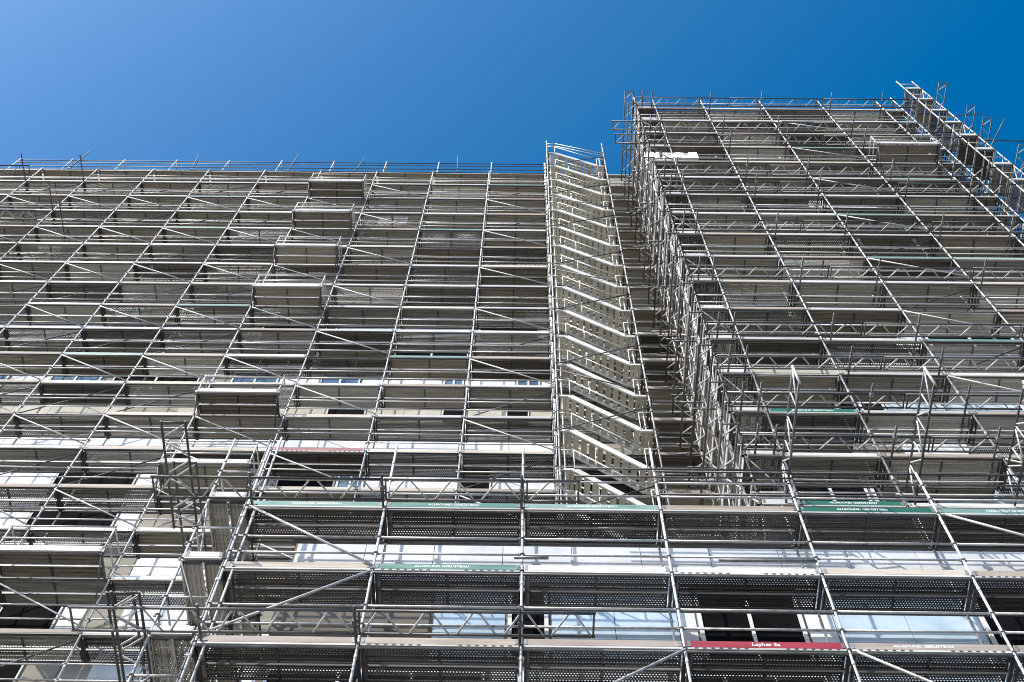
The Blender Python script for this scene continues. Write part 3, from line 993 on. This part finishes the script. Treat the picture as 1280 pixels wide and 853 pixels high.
# loose tubes left sticking out at the right end and along the roof edge
for n, (a, b_) in enumerate((((17.9, YR + .3, 55.4), (19.6, YR + .2, 55.6)), ((17.3, YR + .9, 53.3), (19.2, YR + 1.0, 53.2)), ((18.0, YR + .1, 51.0), (19.9, YR + .2, 51.2)),
                             ((18.0, YR + .6, 47.0), (19.4, YR - .9, 48.3)), ((18.0, YR + .5, 50.0), (19.1, YR - .6, 51.6)), ((18.0, YR + .4, 43.1), (19.6, YR + .3, 43.0)))):
    a, b_ = Vector(a), Vector(b_)
    mb = MB().tube(a, b_, .0242, M['dull']); c = a + (b_ - a) * .15
    mb.box(c.x - .045, c.y - .045, c.z - .045, c.x + .045, c.y + .045, c.z + .045, M['clamp'])
    o = link('loose_tube', mb.mesh('loose_tube', a), a)
    tag(o, 'loose steel tube sticking out past the right end scaffold into the sky', 'tube', 'loose tubes at the right end')
for n, (x, dx, L) in enumerate(((-21.9, .15, 1.7), (-16.0, -.2, 1.2), (-11.4, .1, 1.5), (-8.2, .25, 1.0), (-3.3, -.1, 1.3))):
    a, b_ = Vector((x, YL + DW - .04, 59.6)), Vector((x + dx, YL + DW - .1, 60.9 + L))
    mb = MB().tube(a, b_, .0242, M['dull'])
    mb.box(a.x - .045, a.y - .045, a.z + .2, a.x + .045, a.y + .045, a.z + .29, M['clamp'])
    o = link('loose_tube', mb.mesh('loose_tube', a), a)
    tag(o, 'dark tube leaning up above the roof edge of the left scaffold', 'tube', 'loose tubes along the left roof edge')

# cantilevered trusses poking out towards the street
def cantilever(x, y_tip, y_root, z0, z1, label):
    t = thing('cantilever_truss', label, 'truss', (x, y_root, z0), 'cantilever trusses over the low front scaffold')
    n = 5
    L = y_root - y_tip
    for z, e in ((z0, 0), (z1, .0)):
        mb = MB().tube((x, y_tip + e, z), (x, y_root, z), .0242, M['dull'])
        link('chord', mb.mesh('chord', t.location), t.location, t)
    mb = MB().tube((x, y_tip, z0 - .05), (x, y_tip, z1 + .06), .028, M['tube'])
    link('end_post', mb.mesh('end_post', t.location), t.location, t)
    mb = MB()
    for j in range(n):
        a, b_ = y_tip + L * j / n, y_tip + L * (j + 1) / n
        mb.tube((x, a + .05, z0 if j % 2 else z1), (x, b_ - .05, z1 if j % 2 else z0), .017, M['tube'], 6)
        if j:
            mb.tube((x, a, z0), (x, a, z1), .015, M['tube'], 6)
    link('web', mb.mesh('web', t.location), t.location, t)
    return t


cantilever(5.22, 10.62, 13.3, 23.22, 23.86, 'dark cantilever truss left of the other two, above the bright green toe boards')
cantilever(7.78, 10.62, 13.3, 23.22, 23.86, 'dark cantilever truss in the middle, above the right end of the green toe boards')
cantilever(9.75, 10.9, 13.3, 23.22, 23.86, 'cantilever truss at the right edge of the picture')


def ladder_beam(x, y0, L, z, label, w=.44):
    o = link('flat_ladder_beam', lattice_flat(L, w, 'y'), (x, y0, z))
    tag(o, label, 'lattice beam', 'flat lattice beams at the left corner')
    return o


ladder_beam(-6.62, 10.9, 2.3, 21.9, 'dark flat lattice beam sticking up beside the lowest stepped loading platform')
ladder_beam(-6.42, 11.75, 2.4, 17.86, 'dark flat lattice beam crossing the lattice girder in the bottom left corner')

# ------------------------------------------------------------------ lettered toe boards
GB = 'ALLROUND GERÜSTBAU'
sign_board(XP[0], YP, ZP[0], 2.57, M['toe_faded'], GB, .085, 'faded green toe board with white lettering, leftmost of the row above the low front scaffold')
sign_board(XP[1], YP, ZP[0], 2.57, M['toe_faded'], GB, .085, 'green lettered toe board just left of the pole in the picture centre, upper row')
sign_board(XP[2], YP, ZP[0], 2.57, M['toe_faded'], GB, .085, 'green lettered toe board right below the foot of the stair tower')
sign_board(XP[4], YP, ZP[0], 2.57, M['toe_green'], GB, .085, 'bright green lettered toe board on the right, lower of two stacked ones', shift=-.1)
sign_board(XP[5], YP, ZP[0], 2.57, M['toe_teal'], GB, .085, 'faded grey green lettered toe board nearest the right edge', shift=.1)
sign_board(XP[1], YP, ZP[1], 2.57, M['toe_faded'], GB, .085, 'faded green lettered toe board one deck below the row of green ones', dashes=True, shift=-.1)
sign_board(XP[3], YP, ZP[2], 2.57, M['toe_red'], 'Layher Sa', .115, 'red toe board with white lettering at the bottom', dashes=True)
sign_board(XP[4], YP, ZP[2], 2.57, M['toe_rust'], GB, .085, 'tan toe board with pale lettering right of the red one', dashes=True, shift=-.1)
sign_board(XR[1], YR, 23.2, XR[2] - XR[1], M['toe_green'], GB, .085, 'green lettered toe board, upper of two stacked ones on the right')
sign_board(XR[0], YR, ZR[15], XR[1] - XR[0], M['toe_green'], 'GERÜSTBAU', .085, 'short dark green toe board at the inner corner of the right scaffold')
sign_board(XR[1], YR, ZR[15], XR[2] - XR[1], M['toe_green'], GB, .085, 'dark green lettered toe board behind the left cantilever truss')
o = link('red_toe_board', board_mesh(2.57, M['toe_dull_red'], dashes=True), (-17.13 + 2.57 * 4, YL, 31.5))
tag(o, 'dull red toe board without lettering on the left scaffold, below the white wall band', 'toe board')

# white sheeted bundles on the right scaffold near the top
def bundle(x0, x1, label):
    mb = MB()
    n = 8
    y0, y1, z0 = YR - .02, YR + .5, 48.55
    for i in range(n):
        a = x0 + (x1 - x0) * i / n; b_ = x0 + (x1 - x0) * (i + 1) / n
        h = .72 + .05 * math.sin(i * 2.1)
        mb.box(a, y0 + .02 * math.sin(i * 1.7), z0 - .9, b_, y1, z0 - .9 + h, M['tarp'])
    o = link('sheeted_bundle', mb.mesh('sheeted_bundle', (x0, y0, 47.2)), (x0, y0, 47.2))
    tag(o, label, 'bundle', 'white bundles on the right scaffold')


bundle(4.55, 5.0, 'narrow white sheeted bundle on a deck at the top corner of the right scaffold')
bundle(5.15, 6.45, 'wide white sheeted bundle on a deck near the top of the right scaffold')

# ------------------------------------------------------------------ render settings
vs = scene.view_settings
vs.view_transform = 'Standard'
vs.look = 'None'
vs.gamma = 1.0
vs.use_curve_mapping = False
vs.exposure = 0.56
scene.cycles.filter_width = 1.0
scene.cycles.transparent_max_bounces = 12
scene.cycles.max_bounces = 6
scene.cycles.diffuse_bounces = 4
